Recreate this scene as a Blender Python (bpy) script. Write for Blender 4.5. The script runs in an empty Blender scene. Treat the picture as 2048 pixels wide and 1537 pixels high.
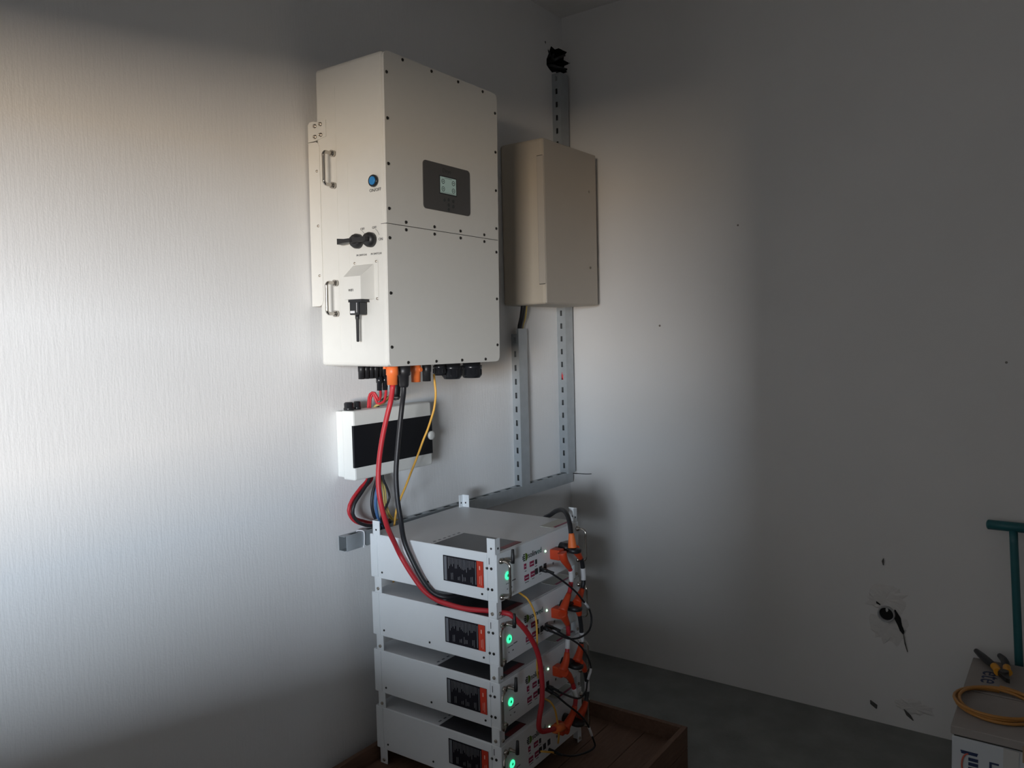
import bpy, bmesh, math, random
from mathutils import Vector, Matrix, Euler
random.seed(7)
D = bpy.data
scene = bpy.context.scene
COL = scene.collection
PI = math.pi

# ------------------------------------------------------------------ camera
CAM = Vector((-3.1031, -1.9363, 1.4751))
yaw, pitch, roll, FPX = 0.63035, -0.05911, -0.02448, 1567.34
fw = Vector((math.cos(yaw)*math.cos(pitch), math.sin(yaw)*math.cos(pitch), math.sin(pitch)))
rt = fw.cross(Vector((0, 0, 1))).normalized()
up = rt.cross(fw)
r2 = math.cos(roll)*rt + math.sin(roll)*up
u2 = -math.sin(roll)*rt + math.cos(roll)*up
cam = D.objects.new('camera', D.cameras.new('camera'))
COL.objects.link(cam)
M3 = Matrix((r2, u2, -fw)).transposed()
cam.matrix_world = Matrix.Translation(CAM) @ M3.to_4x4()
cam.data.sensor_fit = 'HORIZONTAL'
cam.data.sensor_width = 36.0
cam.data.lens = FPX/2048*36.0
cam.data.clip_start = 0.02
scene.camera = cam

# ------------------------------------------------------------------ light
w = D.worlds.new('world'); scene.world = w; w.use_nodes = True
w.node_tree.nodes['Background'].inputs[0].default_value = (0.74, 0.74, 0.76, 1)
w.node_tree.nodes['Background'].inputs[1].default_value = 1.25

def area(name, loc, h, wd, col, power, tilt=0.0):
    l = D.lights.new(name, 'AREA'); l.shape = 'RECTANGLE'
    l.size = h; l.size_y = wd; l.color = col; l.energy = power
    o = D.objects.new(name, l); COL.objects.link(o)
    o.location = loc; o.rotation_euler = (0, -PI/2+tilt, 0)
    return o
# daylight beyond the window opening: pale sky above, warm sunlit ground and walls low down
LX = -35.0
area('sky_daylight', (LX, -24.75, 3.1), 5.0, 22.5, (0.77, 0.88, 1.0), 29500)
area('ground_daylight', (LX, -24.75, -0.65), 2.5, 22.5, (1.0, 0.82, 0.63), 15500)

vs = scene.view_settings
scene.display_settings.display_device = 'sRGB'
vs.view_transform = 'Standard'; vs.look = 'None'; vs.exposure = 0.0; vs.gamma = 1.0
vs.use_curve_mapping = False

# ------------------------------------------------------------------ materials
def new_mat(name):
    m = D.materials.new(name); m.use_nodes = True
    nt = m.node_tree
    return m, nt, nt.nodes['Principled BSDF']
def N(nt, t, **k):
    n = nt.nodes.new(t)
    for a, b in k.items(): setattr(n, a, b)
    return n
def mat(name, col, rough=0.5, metal=0.0, var=0.06, scale=30.0, bump=0.0, bscale=200.0, spec=0.5, trans=0.0, coat=0.0):
    m, nt, p = new_mat(name)
    p.inputs['Roughness'].default_value = rough
    p.inputs['Metallic'].default_value = metal
    p.inputs['Specular IOR Level'].default_value = spec
    p.inputs['Transmission Weight'].default_value = trans
    p.inputs['Coat Weight'].default_value = coat
    tc = N(nt, 'ShaderNodeTexCoord')
    nz = N(nt, 'ShaderNodeTexNoise'); nz.inputs['Scale'].default_value = scale; nz.inputs['Detail'].default_value = 4
    nt.links.new(tc.outputs['Object'], nz.inputs['Vector'])
    mx = N(nt, 'ShaderNodeMix', data_type='RGBA')
    mx.inputs['A'].default_value = (*[c*(1-var) for c in col], 1)
    mx.inputs['B'].default_value = (*[min(1, c*(1+var)) for c in col], 1)
    nt.links.new(nz.outputs['Fac'], mx.inputs['Factor'])
    nt.links.new(mx.outputs['Result'], p.inputs['Base Color'])
    if bump > 0:
        n2 = N(nt, 'ShaderNodeTexNoise'); n2.inputs['Scale'].default_value = bscale; n2.inputs['Detail'].default_value = 3
        nt.links.new(tc.outputs['Object'], n2.inputs['Vector'])
        b = N(nt, 'ShaderNodeBump'); b.inputs['Strength'].default_value = bump; b.inputs['Distance'].default_value = 0.002
        nt.links.new(n2.outputs['Fac'], b.inputs['Height'])
        nt.links.new(b.outputs['Normal'], p.inputs['Normal'])
    return m
def emit(name, col, s):
    m, nt, p = new_mat(name)
    p.inputs['Base Color'].default_value = (*[c*0.5 for c in col], 1)
    p.inputs['Emission Color'].default_value = (*col, 1)
    p.inputs['Emission Strength'].default_value = s
    return m

def wall_mat(name, col, sx, sz, strength, fine, spots=False, axis='XZ'):
    """painted plaster: brush strokes (stretched noise) and a few dark specks"""
    m, nt, p = new_mat(name)
    p.inputs['Roughness'].default_value = 0.72
    p.inputs['Specular IOR Level'].default_value = 0.3
    tc = N(nt, 'ShaderNodeTexCoord')
    mp = N(nt, 'ShaderNodeMapping'); mp.inputs['Scale'].default_value = (sx, sx, sz)
    nt.links.new(tc.outputs['Object'], mp.inputs['Vector'])
    a = N(nt, 'ShaderNodeTexNoise'); a.inputs['Scale'].default_value = 1.0; a.inputs['Detail'].default_value = 5; a.inputs['Roughness'].default_value = 0.6
    a.inputs['Distortion'].default_value = 0.15
    nt.links.new(mp.outputs['Vector'], a.inputs['Vector'])
    b = N(nt, 'ShaderNodeTexNoise'); b.inputs['Scale'].default_value = fine; b.inputs['Detail'].default_value = 3
    nt.links.new(tc.outputs['Object'], b.inputs['Vector'])
    c = N(nt, 'ShaderNodeTexNoise'); c.inputs['Scale'].default_value = 2.3; c.inputs['Detail'].default_value = 4
    nt.links.new(tc.outputs['Object'], c.inputs['Vector'])
    ad = N(nt, 'ShaderNodeMath', operation='MULTIPLY_ADD')
    nt.links.new(b.outputs['Fac'], ad.inputs[0]); ad.inputs[1].default_value = 0.45
    nt.links.new(a.outputs['Fac'], ad.inputs[2])
    bp = N(nt, 'ShaderNodeBump'); bp.inputs['Strength'].default_value = strength; bp.inputs['Distance'].default_value = 0.003
    nt.links.new(ad.outputs[0], bp.inputs['Height'])
    nt.links.new(bp.outputs['Normal'], p.inputs['Normal'])
    mx = N(nt, 'ShaderNodeMix', data_type='RGBA')
    mx.inputs['A'].default_value = (*[x*0.93 for x in col], 1)
    mx.inputs['B'].default_value = (*[x*1.05 for x in col], 1)
    nt.links.new(c.outputs['Fac'], mx.inputs['Factor'])
    out = mx.outputs['Result']
    if spots:
        v = N(nt, 'ShaderNodeTexVoronoi'); v.inputs['Scale'].default_value = 4.5
        nt.links.new(tc.outputs['Object'], v.inputs['Vector'])
        lt = N(nt, 'ShaderNodeMath', operation='LESS_THAN'); lt.inputs[1].default_value = 0.022
        nt.links.new(v.outputs['Distance'], lt.inputs[0])
        m2 = N(nt, 'ShaderNodeMix', data_type='RGBA')
        m2.inputs['B'].default_value = (0.22, 0.2, 0.18, 1)
        nt.links.new(out, m2.inputs['A']); nt.links.new(lt.outputs[0], m2.inputs['Factor'])
        out = m2.outputs['Result']
    nt.links.new(out, p.inputs['Base Color'])
    return m

def wood_mat(name, c1, c2):
    m, nt, p = new_mat(name)
    p.inputs['Roughness'].default_value = 0.8
    tc = N(nt, 'ShaderNodeTexCoord')
    mp = N(nt, 'ShaderNodeMapping'); mp.inputs['Scale'].default_value = (6, 40, 40)
    nt.links.new(tc.outputs['Object'], mp.inputs['Vector'])
    a = N(nt, 'ShaderNodeTexNoise'); a.inputs['Scale'].default_value = 1.5; a.inputs['Detail'].default_value = 6; a.inputs['Distortion'].default_value = 1.2
    nt.links.new(mp.outputs['Vector'], a.inputs['Vector'])
    mx = N(nt, 'ShaderNodeMix', data_type='RGBA')
    mx.inputs['A'].default_value = (*c1, 1); mx.inputs['B'].default_value = (*c2, 1)
    nt.links.new(a.outputs['Fac'], mx.inputs['Factor'])
    nt.links.new(mx.outputs['Result'], p.inputs['Base Color'])
    b = N(nt, 'ShaderNodeBump'); b.inputs['Strength'].default_value = 0.4; b.inputs['Distance'].default_value = 0.002
    nt.links.new(a.outputs['Fac'], b.inputs['Height']); nt.links.new(b.outputs['Normal'], p.inputs['Normal'])
    return m

WALLC = (0.81, 0.805, 0.80)
M = dict(
    wall=wall_mat('brushed_plaster', WALLC, 120, 13, 0.22, 170),
    wall2=wall_mat('smooth_plaster', (0.76, 0.745, 0.73), 30, 14, 0.12, 60, spots=True),
    ceil=mat('ceiling_paint', (0.78, 0.77, 0.76), 0.9),
    floor=mat('cement_floor', (0.20, 0.205, 0.195), 0.75, var=0.35, scale=7, bump=0.5, bscale=60),
    mortar=mat('bare_mortar', (0.10, 0.095, 0.09), 0.95, var=0.3, bump=0.8, bscale=90),
    patch=mat('rough_plaster', (0.68, 0.66, 0.64), 0.95, var=0.1, scale=40, bump=0.9, bscale=70),
    black_hole=mat('hole_shade', (0.012, 0.012, 0.012), 0.95),  # near-black base colour, painted-in shade for the inside of holes
    inv=mat('cream_powder_coat', (0.71, 0.70, 0.66), 0.5, spec=0.3, var=0.02, bump=0.05, bscale=900),
    inv2=mat('cream_powder_coat_bracket', (0.73, 0.72, 0.68), 0.5, var=0.02),
    seam=mat('dark_seam', (0.05, 0.048, 0.045), 0.8),
    screw=mat('dark_screw', (0.035, 0.033, 0.03), 0.4, metal=0.6),
    bolt=mat('zinc_bolt', (0.42, 0.38, 0.33), 0.35, metal=0.9, var=0.15),
    chrome=mat('chrome', (0.50, 0.47, 0.43), 0.2, metal=1.0, var=0.03),
    steel=mat('galvanised_steel', (0.42, 0.45, 0.47), 0.40, metal=0.55, var=0.16, scale=22),
    grey_panel=mat('grey_display_plate', (0.085, 0.083, 0.082), 0.45, var=0.03),
    grey_print=mat('dark_print', (0.045, 0.05, 0.05), 0.5),
    ink=mat('ink', (0.03, 0.03, 0.035), 0.6),
    screen=emit('lcd_backlight', (0.33, 0.43, 0.385), 0.30),
    lcd_ink=mat('lcd_ink', (0.05, 0.07, 0.065), 0.4),
    black=mat('black_plastic', (0.018, 0.018, 0.02), 0.42, var=0.1),
    black_gl=mat('glossy_black_plastic', (0.014, 0.015, 0.018), 0.25, var=0.1),
    blue=mat('blue_switch', (0.02, 0.22, 0.55), 0.35, var=0.05),
    orange=mat('orange_plastic', (0.90, 0.20, 0.05), 0.42, var=0.05),
    redplug=mat('red_orange_plastic', (0.62, 0.06, 0.016), 0.42, var=0.06),
    red=mat('red_cable', (0.50, 0.025, 0.035), 0.45, var=0.08),
    blackc=mat('black_cable', (0.016, 0.016, 0.019), 0.45, var=0.1),
    yellow=mat('yellow_cable', (0.78, 0.42, 0.07), 0.45, var=0.06),
    yg=mat('yellow_green_wire', (0.46, 0.34, 0.10), 0.5),
    bluec=mat('blue_wire', (0.06, 0.15, 0.33), 0.5),
    white_pl=mat('white_plastic', (0.80, 0.81, 0.78), 0.38, var=0.02),
    sleeve=mat('white_sleeve', (0.72, 0.72, 0.74), 0.55, var=0.05),
    smoke=mat('smoked_window', (0.010, 0.011, 0.014), 0.28, var=0.05, spec=0.35),
    beige=mat('beige_paint', (0.52, 0.46, 0.375), 0.55, var=0.04, scale=6),
    beige_d=mat('beige_door', (0.475, 0.43, 0.37), 0.5, var=0.04, scale=6),
    rack=mat('white_powder_coat', (0.80, 0.83, 0.85), 0.42, var=0.02, bump=0.05, bscale=800),
    rack_top=mat('grey_white_lid', (0.72, 0.73, 0.75), 0.4, var=0.02),
    label=mat('black_label', (0.012, 0.011, 0.016), 0.5, spec=0.2),
    label_grey=mat('grey_label_band', (0.17, 0.18, 0.20), 0.5),
    label_txt=mat('label_print', (0.30, 0.31, 0.33), 0.6),
    label_red=mat('red_label_band', (0.58, 0.045, 0.02), 0.45, var=0.08),
    label_redtxt=mat('pale_print', (0.85, 0.45, 0.36), 0.6),
    topstick=mat('charcoal_sticker', (0.055, 0.055, 0.062), 0.35, var=0.12),
    topred=mat('dull_red_print', (0.22, 0.05, 0.06), 0.5),
    logo_green=mat('logo_green', (0.10, 0.19, 0.02), 0.5),
    logo_teal=mat('logo_teal', (0.05, 0.16, 0.14), 0.5),
    dip=mat('maroon_switch', (0.33, 0.03, 0.09), 0.45),
    paper=mat('paper_tag', (0.55, 0.55, 0.50), 0.8),
    led=emit('green_ring', (0.05, 1.0, 0.42), 1.25),
    led_d=emit('green_ring_core', (0.0, 0.30, 0.12), 0.5),
    led_w=emit('status_led', (0.55, 1.0, 0.65), 3.0),
    wood=wood_mat('crate_wood', (0.10, 0.05, 0.032), (0.20, 0.115, 0.075)),
    carton=mat('white_carton', (0.60, 0.63, 0.66), 0.7, var=0.05, scale=12),
    carton_top=mat('dusty_carton_top', (0.33, 0.30, 0.28), 0.8, var=0.12, scale=10),
    tan=mat('tan_cardboard', (0.36, 0.25, 0.15), 0.8, var=0.1),
    tape=mat('clear_tape', (0.55, 0.54, 0.52), 0.12, var=0.04, spec=0.8),
    navy=mat('navy_print', (0.02, 0.035, 0.10), 0.6),
    arc=mat('red_print', (0.62, 0.12, 0.08), 0.6),
    coil=mat('amber_hose', (0.46, 0.21, 0.05), 0.35, var=0.1),
    plier_y=mat('amber_grip', (0.72, 0.32, 0.02), 0.4, var=0.08),
    plier_m=mat('dark_tool_steel', (0.06, 0.055, 0.05), 0.35, metal=0.7),
    teal=mat('teal_enamel', (0.015, 0.115, 0.13), 0.4, var=0.1),
    pvc=mat('pale_conduit', (0.42, 0.42, 0.43), 0.5, var=0.08),
)

# ------------------------------------------------------------------ mesh helpers
class MB:
    def __init__(self): self.bm = bmesh.new()
    def box(self, x0, x1, y0, y1, z0, z1, bev=0.0, seg=2, only=None):
        r = bmesh.ops.create_cube(self.bm, size=1.0)
        vs_ = r['verts']
        for q in vs_:
            q.co = Vector((x0+(q.co.x+.5)*(x1-x0), y0+(q.co.y+.5)*(y1-y0), z0+(q.co.z+.5)*(z1-z0)))
        if bev > 0:
            es = list({e for q in vs_ for e in q.link_edges})
            if only is not None:
                es = [e for e in es if abs((e.verts[1].co-e.verts[0].co).normalized()[only]) > .9]
            bmesh.ops.bevel(self.bm, geom=es, offset=bev, segments=seg, affect='EDGES', profile=0.5)
        return self
    def cyl(self, p0, p1, r0, r1=None, n=20, cap=True):
        p0, p1 = Vector(p0), Vector(p1); r1 = r0 if r1 is None else r1
        d = (p1-p0).normalized()
        a = d.orthogonal().normalized(); b = d.cross(a)
        A = [self.bm.verts.new(p0+r0*(math.cos(t)*a+math.sin(t)*b)) for t in [2*PI*i/n for i in range(n)]]
        B = [self.bm.verts.new(p1+r1*(math.cos(t)*a+math.sin(t)*b)) for t in [2*PI*i/n for i in range(n)]]
        for i in range(n):
            f = self.bm.faces.new((A[i], A[(i+1) % n], B[(i+1) % n], B[i])); f.smooth = True
        if cap:
            self.bm.faces.new(A[::-1]); self.bm.faces.new(B)
        return self
    def lathe(self, p0, axis, prof, n=24, closed=False):
        """prof: list of (distance along axis, radius)"""
        p0, d = Vector(p0), Vector(axis).normalized()
        a = d.orthogonal().normalized(); b = d.cross(a)
        rings = []
        for h, r in prof:
            rings.append([self.bm.verts.new(p0+d*h+r*(math.cos(2*PI*i/n)*a+math.sin(2*PI*i/n)*b)) for i in range(n)])
        for k in range(len(rings)-1):
            for i in range(n):
                f = self.bm.faces.new((rings[k][i], rings[k][(i+1) % n], rings[k+1][(i+1) % n], rings[k+1][i])); f.smooth = True
        if closed:
            for i in range(n):
                f = self.bm.faces.new((rings[-1][i], rings[-1][(i+1) % n], rings[0][(i+1) % n], rings[0][i])); f.smooth = True
        else:
            self.bm.faces.new(rings[0][::-1]); self.bm.faces.new(rings[-1])
        return self
    def tube(self, pts, r, n=10, step=0.012, smooth=True, rr=None):
        P = spline(pts, step) if smooth else [Vector(p) for p in pts]
        m = len(P)
        T = [(P[min(i+1, m-1)]-P[max(i-1, 0)]).normalized() for i in range(m)]
        a = T[0].orthogonal().normalized()
        rings = []
        for i in range(m):
            a = (a-T[i]*a.dot(T[i])).normalized(); b = T[i].cross(a)
            ri = r if rr is None else rr(i/(m-1))
            rings.append([self.bm.verts.new(P[i]+ri*(math.cos(2*PI*k/n)*a+math.sin(2*PI*k/n)*b)) for k in range(n)])
        for i in range(m-1):
            for k in range(n):
                f = self.bm.faces.new((rings[i][k], rings[i][(k+1) % n], rings[i+1][(k+1) % n], rings[i+1][k])); f.smooth = True
        self.bm.faces.new(rings[0][::-1]); self.bm.faces.new(rings[-1])
        return self
    def prism(self, poly, off):
        """poly: list of 3-D points, off: extrusion vector"""
        off = Vector(off)
        A = [self.bm.verts.new(Vector(p)) for p in poly]; B = [self.bm.verts.new(Vector(p)+off) for p in poly]
        n = len(A)
        self.bm.faces.new(A[::-1]); self.bm.faces.new(B)
        for i in range(n): self.bm.faces.new((A[i], A[(i+1) % n], B[(i+1) % n], B[i]))
        return self
    def ball(self, c, r, sc=(1, 1, 1), u=16, v=10):
        res = bmesh.ops.create_uvsphere(self.bm, u_segments=u, v_segments=v, radius=1.0)
        for q in res['verts']:
            q.co = Vector((c[0]+q.co.x*r*sc[0], c[1]+q.co.y*r*sc[1], c[2]+q.co.z*r*sc[2]))
            for f in q.link_faces: f.smooth = True
        return self
    def mesh(self, name, scale=1.0):
        bmesh.ops.recalc_face_normals(self.bm, faces=self.bm.faces)
        if scale != 1.0:
            for q in self.bm.verts: q.co *= scale
        me = D.meshes.new(name); self.bm.to_mesh(me); self.bm.free()
        return me
    def build(self, name, m, parent=None, scale=1.0):
        return link(name, self.mesh(name, scale), m, parent)
def link(name, me, m, parent=None):
    if m is not None and not me.materials: me.materials.append(m)
    o = D.objects.new(name, me); COL.objects.link(o)
    if parent is not None: o.parent = parent
    return o
def spline(pts, step):
    P = [Vector(p) for p in pts]
    P = [P[0]*2-P[1]] + P + [P[-1]*2-P[-2]]
    out = []
    for i in range(1, len(P)-2):
        p0, p1, p2, p3 = P[i-1:i+3]
        n = max(2, int((p2-p1).length/step))
        for k in range(n):
            t = k/n
            out.append(0.5*((2*p1)+(-p0+p2)*t+(2*p0-5*p1+4*p2-p3)*t*t+(-p0+3*p1-3*p2+p3)*t**3))
    out.append(P[-2])
    return out
def thing(name, label, cat, loc=(0, 0, 0), rot=(0, 0, 0), group=None):
    o = D.objects.new(name, None); COL.objects.link(o)
    o.empty_display_size = 0.05
    o.location = loc; o.rotation_euler = rot
    o['label'] = label; o['category'] = cat
    if group: o['group'] = group
    return o
def tag(o, label, cat, group=None):
    o['label'] = label; o['category'] = cat
    if group: o['group'] = group
    return o
def struct(o):
    o['kind'] = 'structure'; return o
def inst(src, parent, loc=(0, 0, 0), name=None):
    o = D.objects.new(name or src.name.split('.')[0], src.data); COL.objects.link(o)
    o.parent = parent; o.location = loc
    return o
_txt = {}
def text_mesh(s, size, ext=0.0004):
    c = D.curves.new('text', 'FONT'); c.body = s; c.size = size; c.extrude = ext; c.align_x = 'CENTER'; c.align_y = 'CENTER'; c.resolution_u = 3
    o = D.objects.new('text', c); COL.objects.link(o)
    me = D.meshes.new_from_object(o.evaluated_get(bpy.context.evaluated_depsgraph_get()))
    D.objects.remove(o); D.curves.remove(c)
    me.materials.clear()
    return me
def text(name, s, size, m, parent, loc, right, upv, ext=0.0004):
    me = text_mesh(s, size, ext)
    R = Matrix((Vector(right).normalized(), Vector(upv).normalized(), Vector(right).cross(Vector(upv)).normalized())).transposed().to_4x4()
    me.transform(Matrix.Translation(Vector(loc)) @ R)
    return link(name, me, m, parent)

# ------------------------------------------------------------------ room
CEIL = 2.917; X0, Y0 = -5.0, -3.6
def boolean(o, cutter):
    md = o.modifiers.new('cut', 'BOOLEAN'); md.object = cutter; md.operation = 'DIFFERENCE'; md.solver = 'EXACT'
    bpy.context.view_layer.update()
    me = D.meshes.new_from_object(o.evaluated_get(bpy.context.evaluated_depsgraph_get()))
    o.modifiers.clear(); old = o.data; o.data = me; D.meshes.remove(old)

wl = struct(MB().box(X0-.2, 0.2, 0, .2, 0, CEIL+.1).build('wall_left', M['wall']))
wr = struct(MB().box(0, .2, Y0-.2, 0, 0, CEIL+.1).build('wall_right', M['wall2']))
holeA = [(-.092, 2.768), (-.114, 2.728), (-.131, 2.701), (-.132, 2.675), (-.112, 2.663), (-.088, 2.654), (-.047, 2.667), (.05, 2.66), (.05, 2.78), (-.03, 2.776), (-.06, 2.762)]
cA = MB().prism([(a, -.02, b) for a, b in holeA], (0, .16, 0)).build('cutter', None)
boolean(wl, cA); D.objects.remove(cA)
holeB = [(.05, 2.779), (0, 2.776), (-.026, 2.761), (-.010, 2.747), (-.007, 2.73), (-.043, 2.707), (-.011, 2.703), (-.006, 2.69), (-.026, 2.672), (-.005, 2.671), (.05, 2.665)]
cB = MB().prism([(-.02, a, b) for a, b in holeB], (.12, 0, 0)).build('cutter', None)
boolean(wr, cB); D.objects.remove(cB)
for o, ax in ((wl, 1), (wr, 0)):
    o.data.materials.append(M['black_hole'])  # cavity faces coloured black to carry the shade inside the hole
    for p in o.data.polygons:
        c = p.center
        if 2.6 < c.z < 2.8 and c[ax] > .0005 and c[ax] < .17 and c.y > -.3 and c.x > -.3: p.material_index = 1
struct(MB().box(X0-.2, .2, Y0-.2, .2, -.1, 0).build('floor', M['floor']))
struct(MB().box(X0-.2, .2, Y0-.2, .2, CEIL, CEIL+.1).build('ceiling', M['ceil']))
struct(MB().box(X0-.2, 0, Y0-.2, Y0, 0, CEIL).build('wall_front', M['wall2']))
# rear wall with the window opening beside the left wall
WY0, WY1, WZ0, WZ1 = -2.75, -0.8, 0.90, 1.93
struct(MB().box(X0-.1, X0, Y0, WY0, 0, CEIL).box(X0-.1, X0, WY1, 0, 0, CEIL).box(X0-.1, X0, WY0, WY1, 0, WZ0).box(X0-.1, X0, WY0, WY1, WZ1, CEIL).build('wall_rear', M['wall2']))
struct(MB().box(X0-.09, X0-.05, WY0, WY0+.02, WZ0, WZ1).box(X0-.09, X0-.05, WY1-.035, WY1, WZ0, WZ1)
       .box(X0-.09, X0-.05, WY0+.035, WY1-.035, WZ0, WZ0+.035).box(X0-.09, X0-.05, WY0+.035, WY1-.035, WZ1-.035, WZ1).build('window_1', M['white_pl']))

# broken plaster round the conduit stub on the right wall
def blob(cy, cz, ry, rz, th, n=26, seed=1, jag=.25):
    rnd = random.Random(seed)
    b = MB(); bm = b.bm
    ctr = bm.verts.new((-th, cy, cz)); mid, out = [], []
    for i in range(n):
        t = 2*PI*i/n; k = 1+rnd.uniform(-jag, jag)
        mid.append(bm.verts.new((-th*rnd.uniform(.5, 1.3), cy+ry*.6*k*math.cos(t), cz+rz*.6*k*math.sin(t))))
        k2 = 1+rnd.uniform(-jag, jag)
        out.append(bm.verts.new((0.0006, cy+ry*k2*math.cos(t), cz+rz*k2*math.sin(t))))
    for i in range(n):
        j = (i+1) % n
        bm.faces.new((ctr, mid[i], mid[j])); bm.faces.new((mid[i], out[i], out[j], mid[j]))
    return b
PY, PZ = -1.364, .4225
blob(PY+.005, PZ+.05, .075, .055, .004, seed=3).build('plaster_patch', M['patch'], wr)
blob(PY-.01, PZ-.05, .065, .075, .003, seed=5).build('plaster_patch', M['patch'], wr)
blob(PY-.09, PZ-.335, .07, .03, .004, seed=9).build('plaster_patch', M['patch'], wr)
def crack(pts, wd, seed):
    rnd = random.Random(seed); A = []; Bp = []
    for i, (y, z) in enumerate(pts):
        k = wd*(1 if 0 < i < len(pts)-1 else .15)*rnd.uniform(.7, 1.2)
        A.append((-.0062, y-k, z)); Bp.append((-.0062, y+k, z))
    return MB().prism(A+Bp[::-1], (.007, 0, 0))
crack([(PY-.028, PZ+.02), (PY-.036, PZ-.01), (PY-.044, PZ-.035), (PY-.052, PZ-.055), (PY-.056, PZ-.066)], .010, 2).build('plaster_hole', M['black_hole'], wr)  # black slab on the wall face, its colour standing for the hole's shade
crack([(PY-.056, PZ-.066), (PY-.062, PZ-.1), (PY-.07, PZ-.13)], .0025, 4).build('plaster_hole', M['mortar'], wr)
crack([(PY+.035, PZ+.04), (PY+.028, PZ+.032), (PY+.022, PZ+.028)], .006, 6).build('plaster_hole', M['black_hole'], wr)
crack([(PY+.012, PZ+.205), (PY+.014, PZ+.195), (PY+.012, PZ+.18)], .004, 7).build('plaster_hole', M['mortar'], wr)
crack([(PY+.055, .078), (PY+.043, .065), (PY+.034, .052)], .010, 8).build('plaster_hole', M['mortar'], wr)
crack([(PY-.06, .075), (PY-.075, .055), (PY-.09, .04)], .008, 10).build('plaster_hole', M['mortar'], wr)
p = thing('conduit_stub', 'pale round conduit end sticking out of broken plaster low on the right wall', 'pipe', (0, PY, PZ))
MB().lathe((.03, 0, 0), (-1, 0, 0), [(0, .0295), (.046, .0295), (.048, .028), (.046, .0245), (0, .0245)], closed=True).build('pipe_wall', M['pvc'], p)
MB().cyl((-.001, 0, 0), (-.004, 0, 0), .0243).build('bore_shade', M['black_hole'], p)  # dark disc just proud of the wall, painted shade for the pipe's inside

# ------------------------------------------------------------------ slotted trunking
def slot_plate(b, o, along, across, normal, length, width, th, sl, sw, pitch, start):
    """plate with a row of real slots: two long strips and the bridges between slots"""
    o, L, A, Nn = Vector(o), Vector(along), Vector(across), Vector(normal)
    def bar(l0, l1, a0, a1):
        b.prism([o+L*l0+A*a0, o+L*l1+A*a0, o+L*l1+A*a1, o+L*l0+A*a1], Nn*th)
    c0, c1 = (width-sw)/2, (width+sw)/2
    bar(0, length, 0, c0); bar(0, length, c1, width)
    l = 0.0; s = start
    while s+sl < length:
        bar(l, s, c0, c1); l = s+sl; s += pitch
    bar(l, length, c0, c1)

def trunk_v(name, label, x0, x1, dep, z0, z1, cover_z1):
    t = thing(name, label, 'cable trunking', ((x0+x1)/2, 0, z0), (0, 0, 0), 'slotted steel trunking')
    cx = (x0+x1)/2; H = z1-z0; hw = (x1-x0)/2
    b = MB().box(-hw, hw, -.002, 0, 0, H)
    slot_plate(b, (-hw, -.002, 0), (0, 0, 1), (0, -1, 0), (1, 0, 0), H, dep-.002, .0018, .024, .010, .058, .02)
    slot_plate(b, (hw-.0018, -.002, 0), (0, 0, 1), (0, -1, 0), (1, 0, 0), H, dep-.002, .0018, .024, .010, .058, .02)
    b.build('channel', M['steel'], t)
    MB().box(-hw-.001, hw+.001, -dep-.0025, -dep, -.004, cover_z1-z0).box(-hw-.001, -hw+.0005, -dep, -dep+.007, -.004, cover_z1-z0).box(hw-.0005, hw+.001, -dep, -dep+.007, -.004, cover_z1-z0).build('cover', M['steel'], t)
    return t
trunk_v('cable_trunking', 'tall slotted steel trunking rising up the room corner behind the beige cabinet', -.091, -.031, .044, .852, 2.645, 2.645)
trunk_v('cable_trunking', 'short slotted steel trunking ending under the beige cabinet', -.447, -.389, .036, .852, 1.49, 1.512)
t = thing('cable_trunking', 'long horizontal slotted steel trunking low on the wall behind the battery stack', 'cable trunking', (-1.421, 0, .801), (0, 0, 0), 'slotted steel trunking')
b = MB().box(0, 1.39, -.002, 0, 0, .048)
slot_plate(b, (0, -.002, .0465), (1, 0, 0), (0, -1, 0), (0, 0, 1), 1.39, .027, .0015, .040, .015, .078, .03)
slot_plate(b, (0, -.002, 0), (1, 0, 0), (0, -1, 0), (0, 0, 1), 1.39, .027, .0015, .040, .015, .078, .03)
b.build('channel', M['steel'], t)
MB().box(.006, 1.393, -.0315, -.0295, -.001, .049).box(.006, 1.393, -.0295, -.0275, .0482, .049).build('cover', M['steel'], t)
tag(MB().tube([(-1.345, -.001, .842), (-1.35, -.012, .853), (-1.342, -.03, .852), (-1.3405, -.034, .842), (-1.342, -.034, .81), (-1.344, -.034, .797)], .0022, 8).box(-1.348, -1.338, -.038, -.033, .799, .806).build('cable_tie', M['sleeve']),
    'white cable tie strapped round the open end of the horizontal trunking', 'cable tie')
tag(MB().tube([(-.082, -.03, 1.27), (-.0855, -.023, 1.29), (-.0855, -.022, 1.31), (-.082, -.03, 1.335)], .006, 8, .01).build('red_wire', M['red']),
    'short red wire showing through one slot of the tall trunking', 'wire')
tag(MB().tube([(-.03, -.03, .838), (-.008, -.05, .836), (-.004, -.09, .837), (-.004, -.115, .84)], .0016, 6).build('thin_wire', M['blackc']),
    'thin dark wire end poking onto the right wall at the foot of the tall trunking', 'wire')
b = MB()
for i, (dx, dz, e) in enumerate([(0, 0, (-.03, -.05, .015)), (.02, .01, (.05, -.045, .028)), (.035, -.02, (.075, -.06, .0)), (.03, -.04, (.06, -.04, -.03)), (-.02, .02, (-.035, -.02, .05)), (.0, -.02, (.03, -.06, -.012))]):
    c = Vector((-.085+dx, .05, 2.705+dz))
    b.tube([c, c+Vector((.005, -.045, .0)), c+Vector(e)*.6+Vector((0, -.03, 0)), c+Vector(e)+Vector((0, -.03, 0))], .009, 8, rr=lambda t: .012*(1-.7*t))
tag(b.build('cable_ends', M['blackc']), 'bunch of black cable ends poking from the broken hole above the tall trunking', 'cable')

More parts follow.
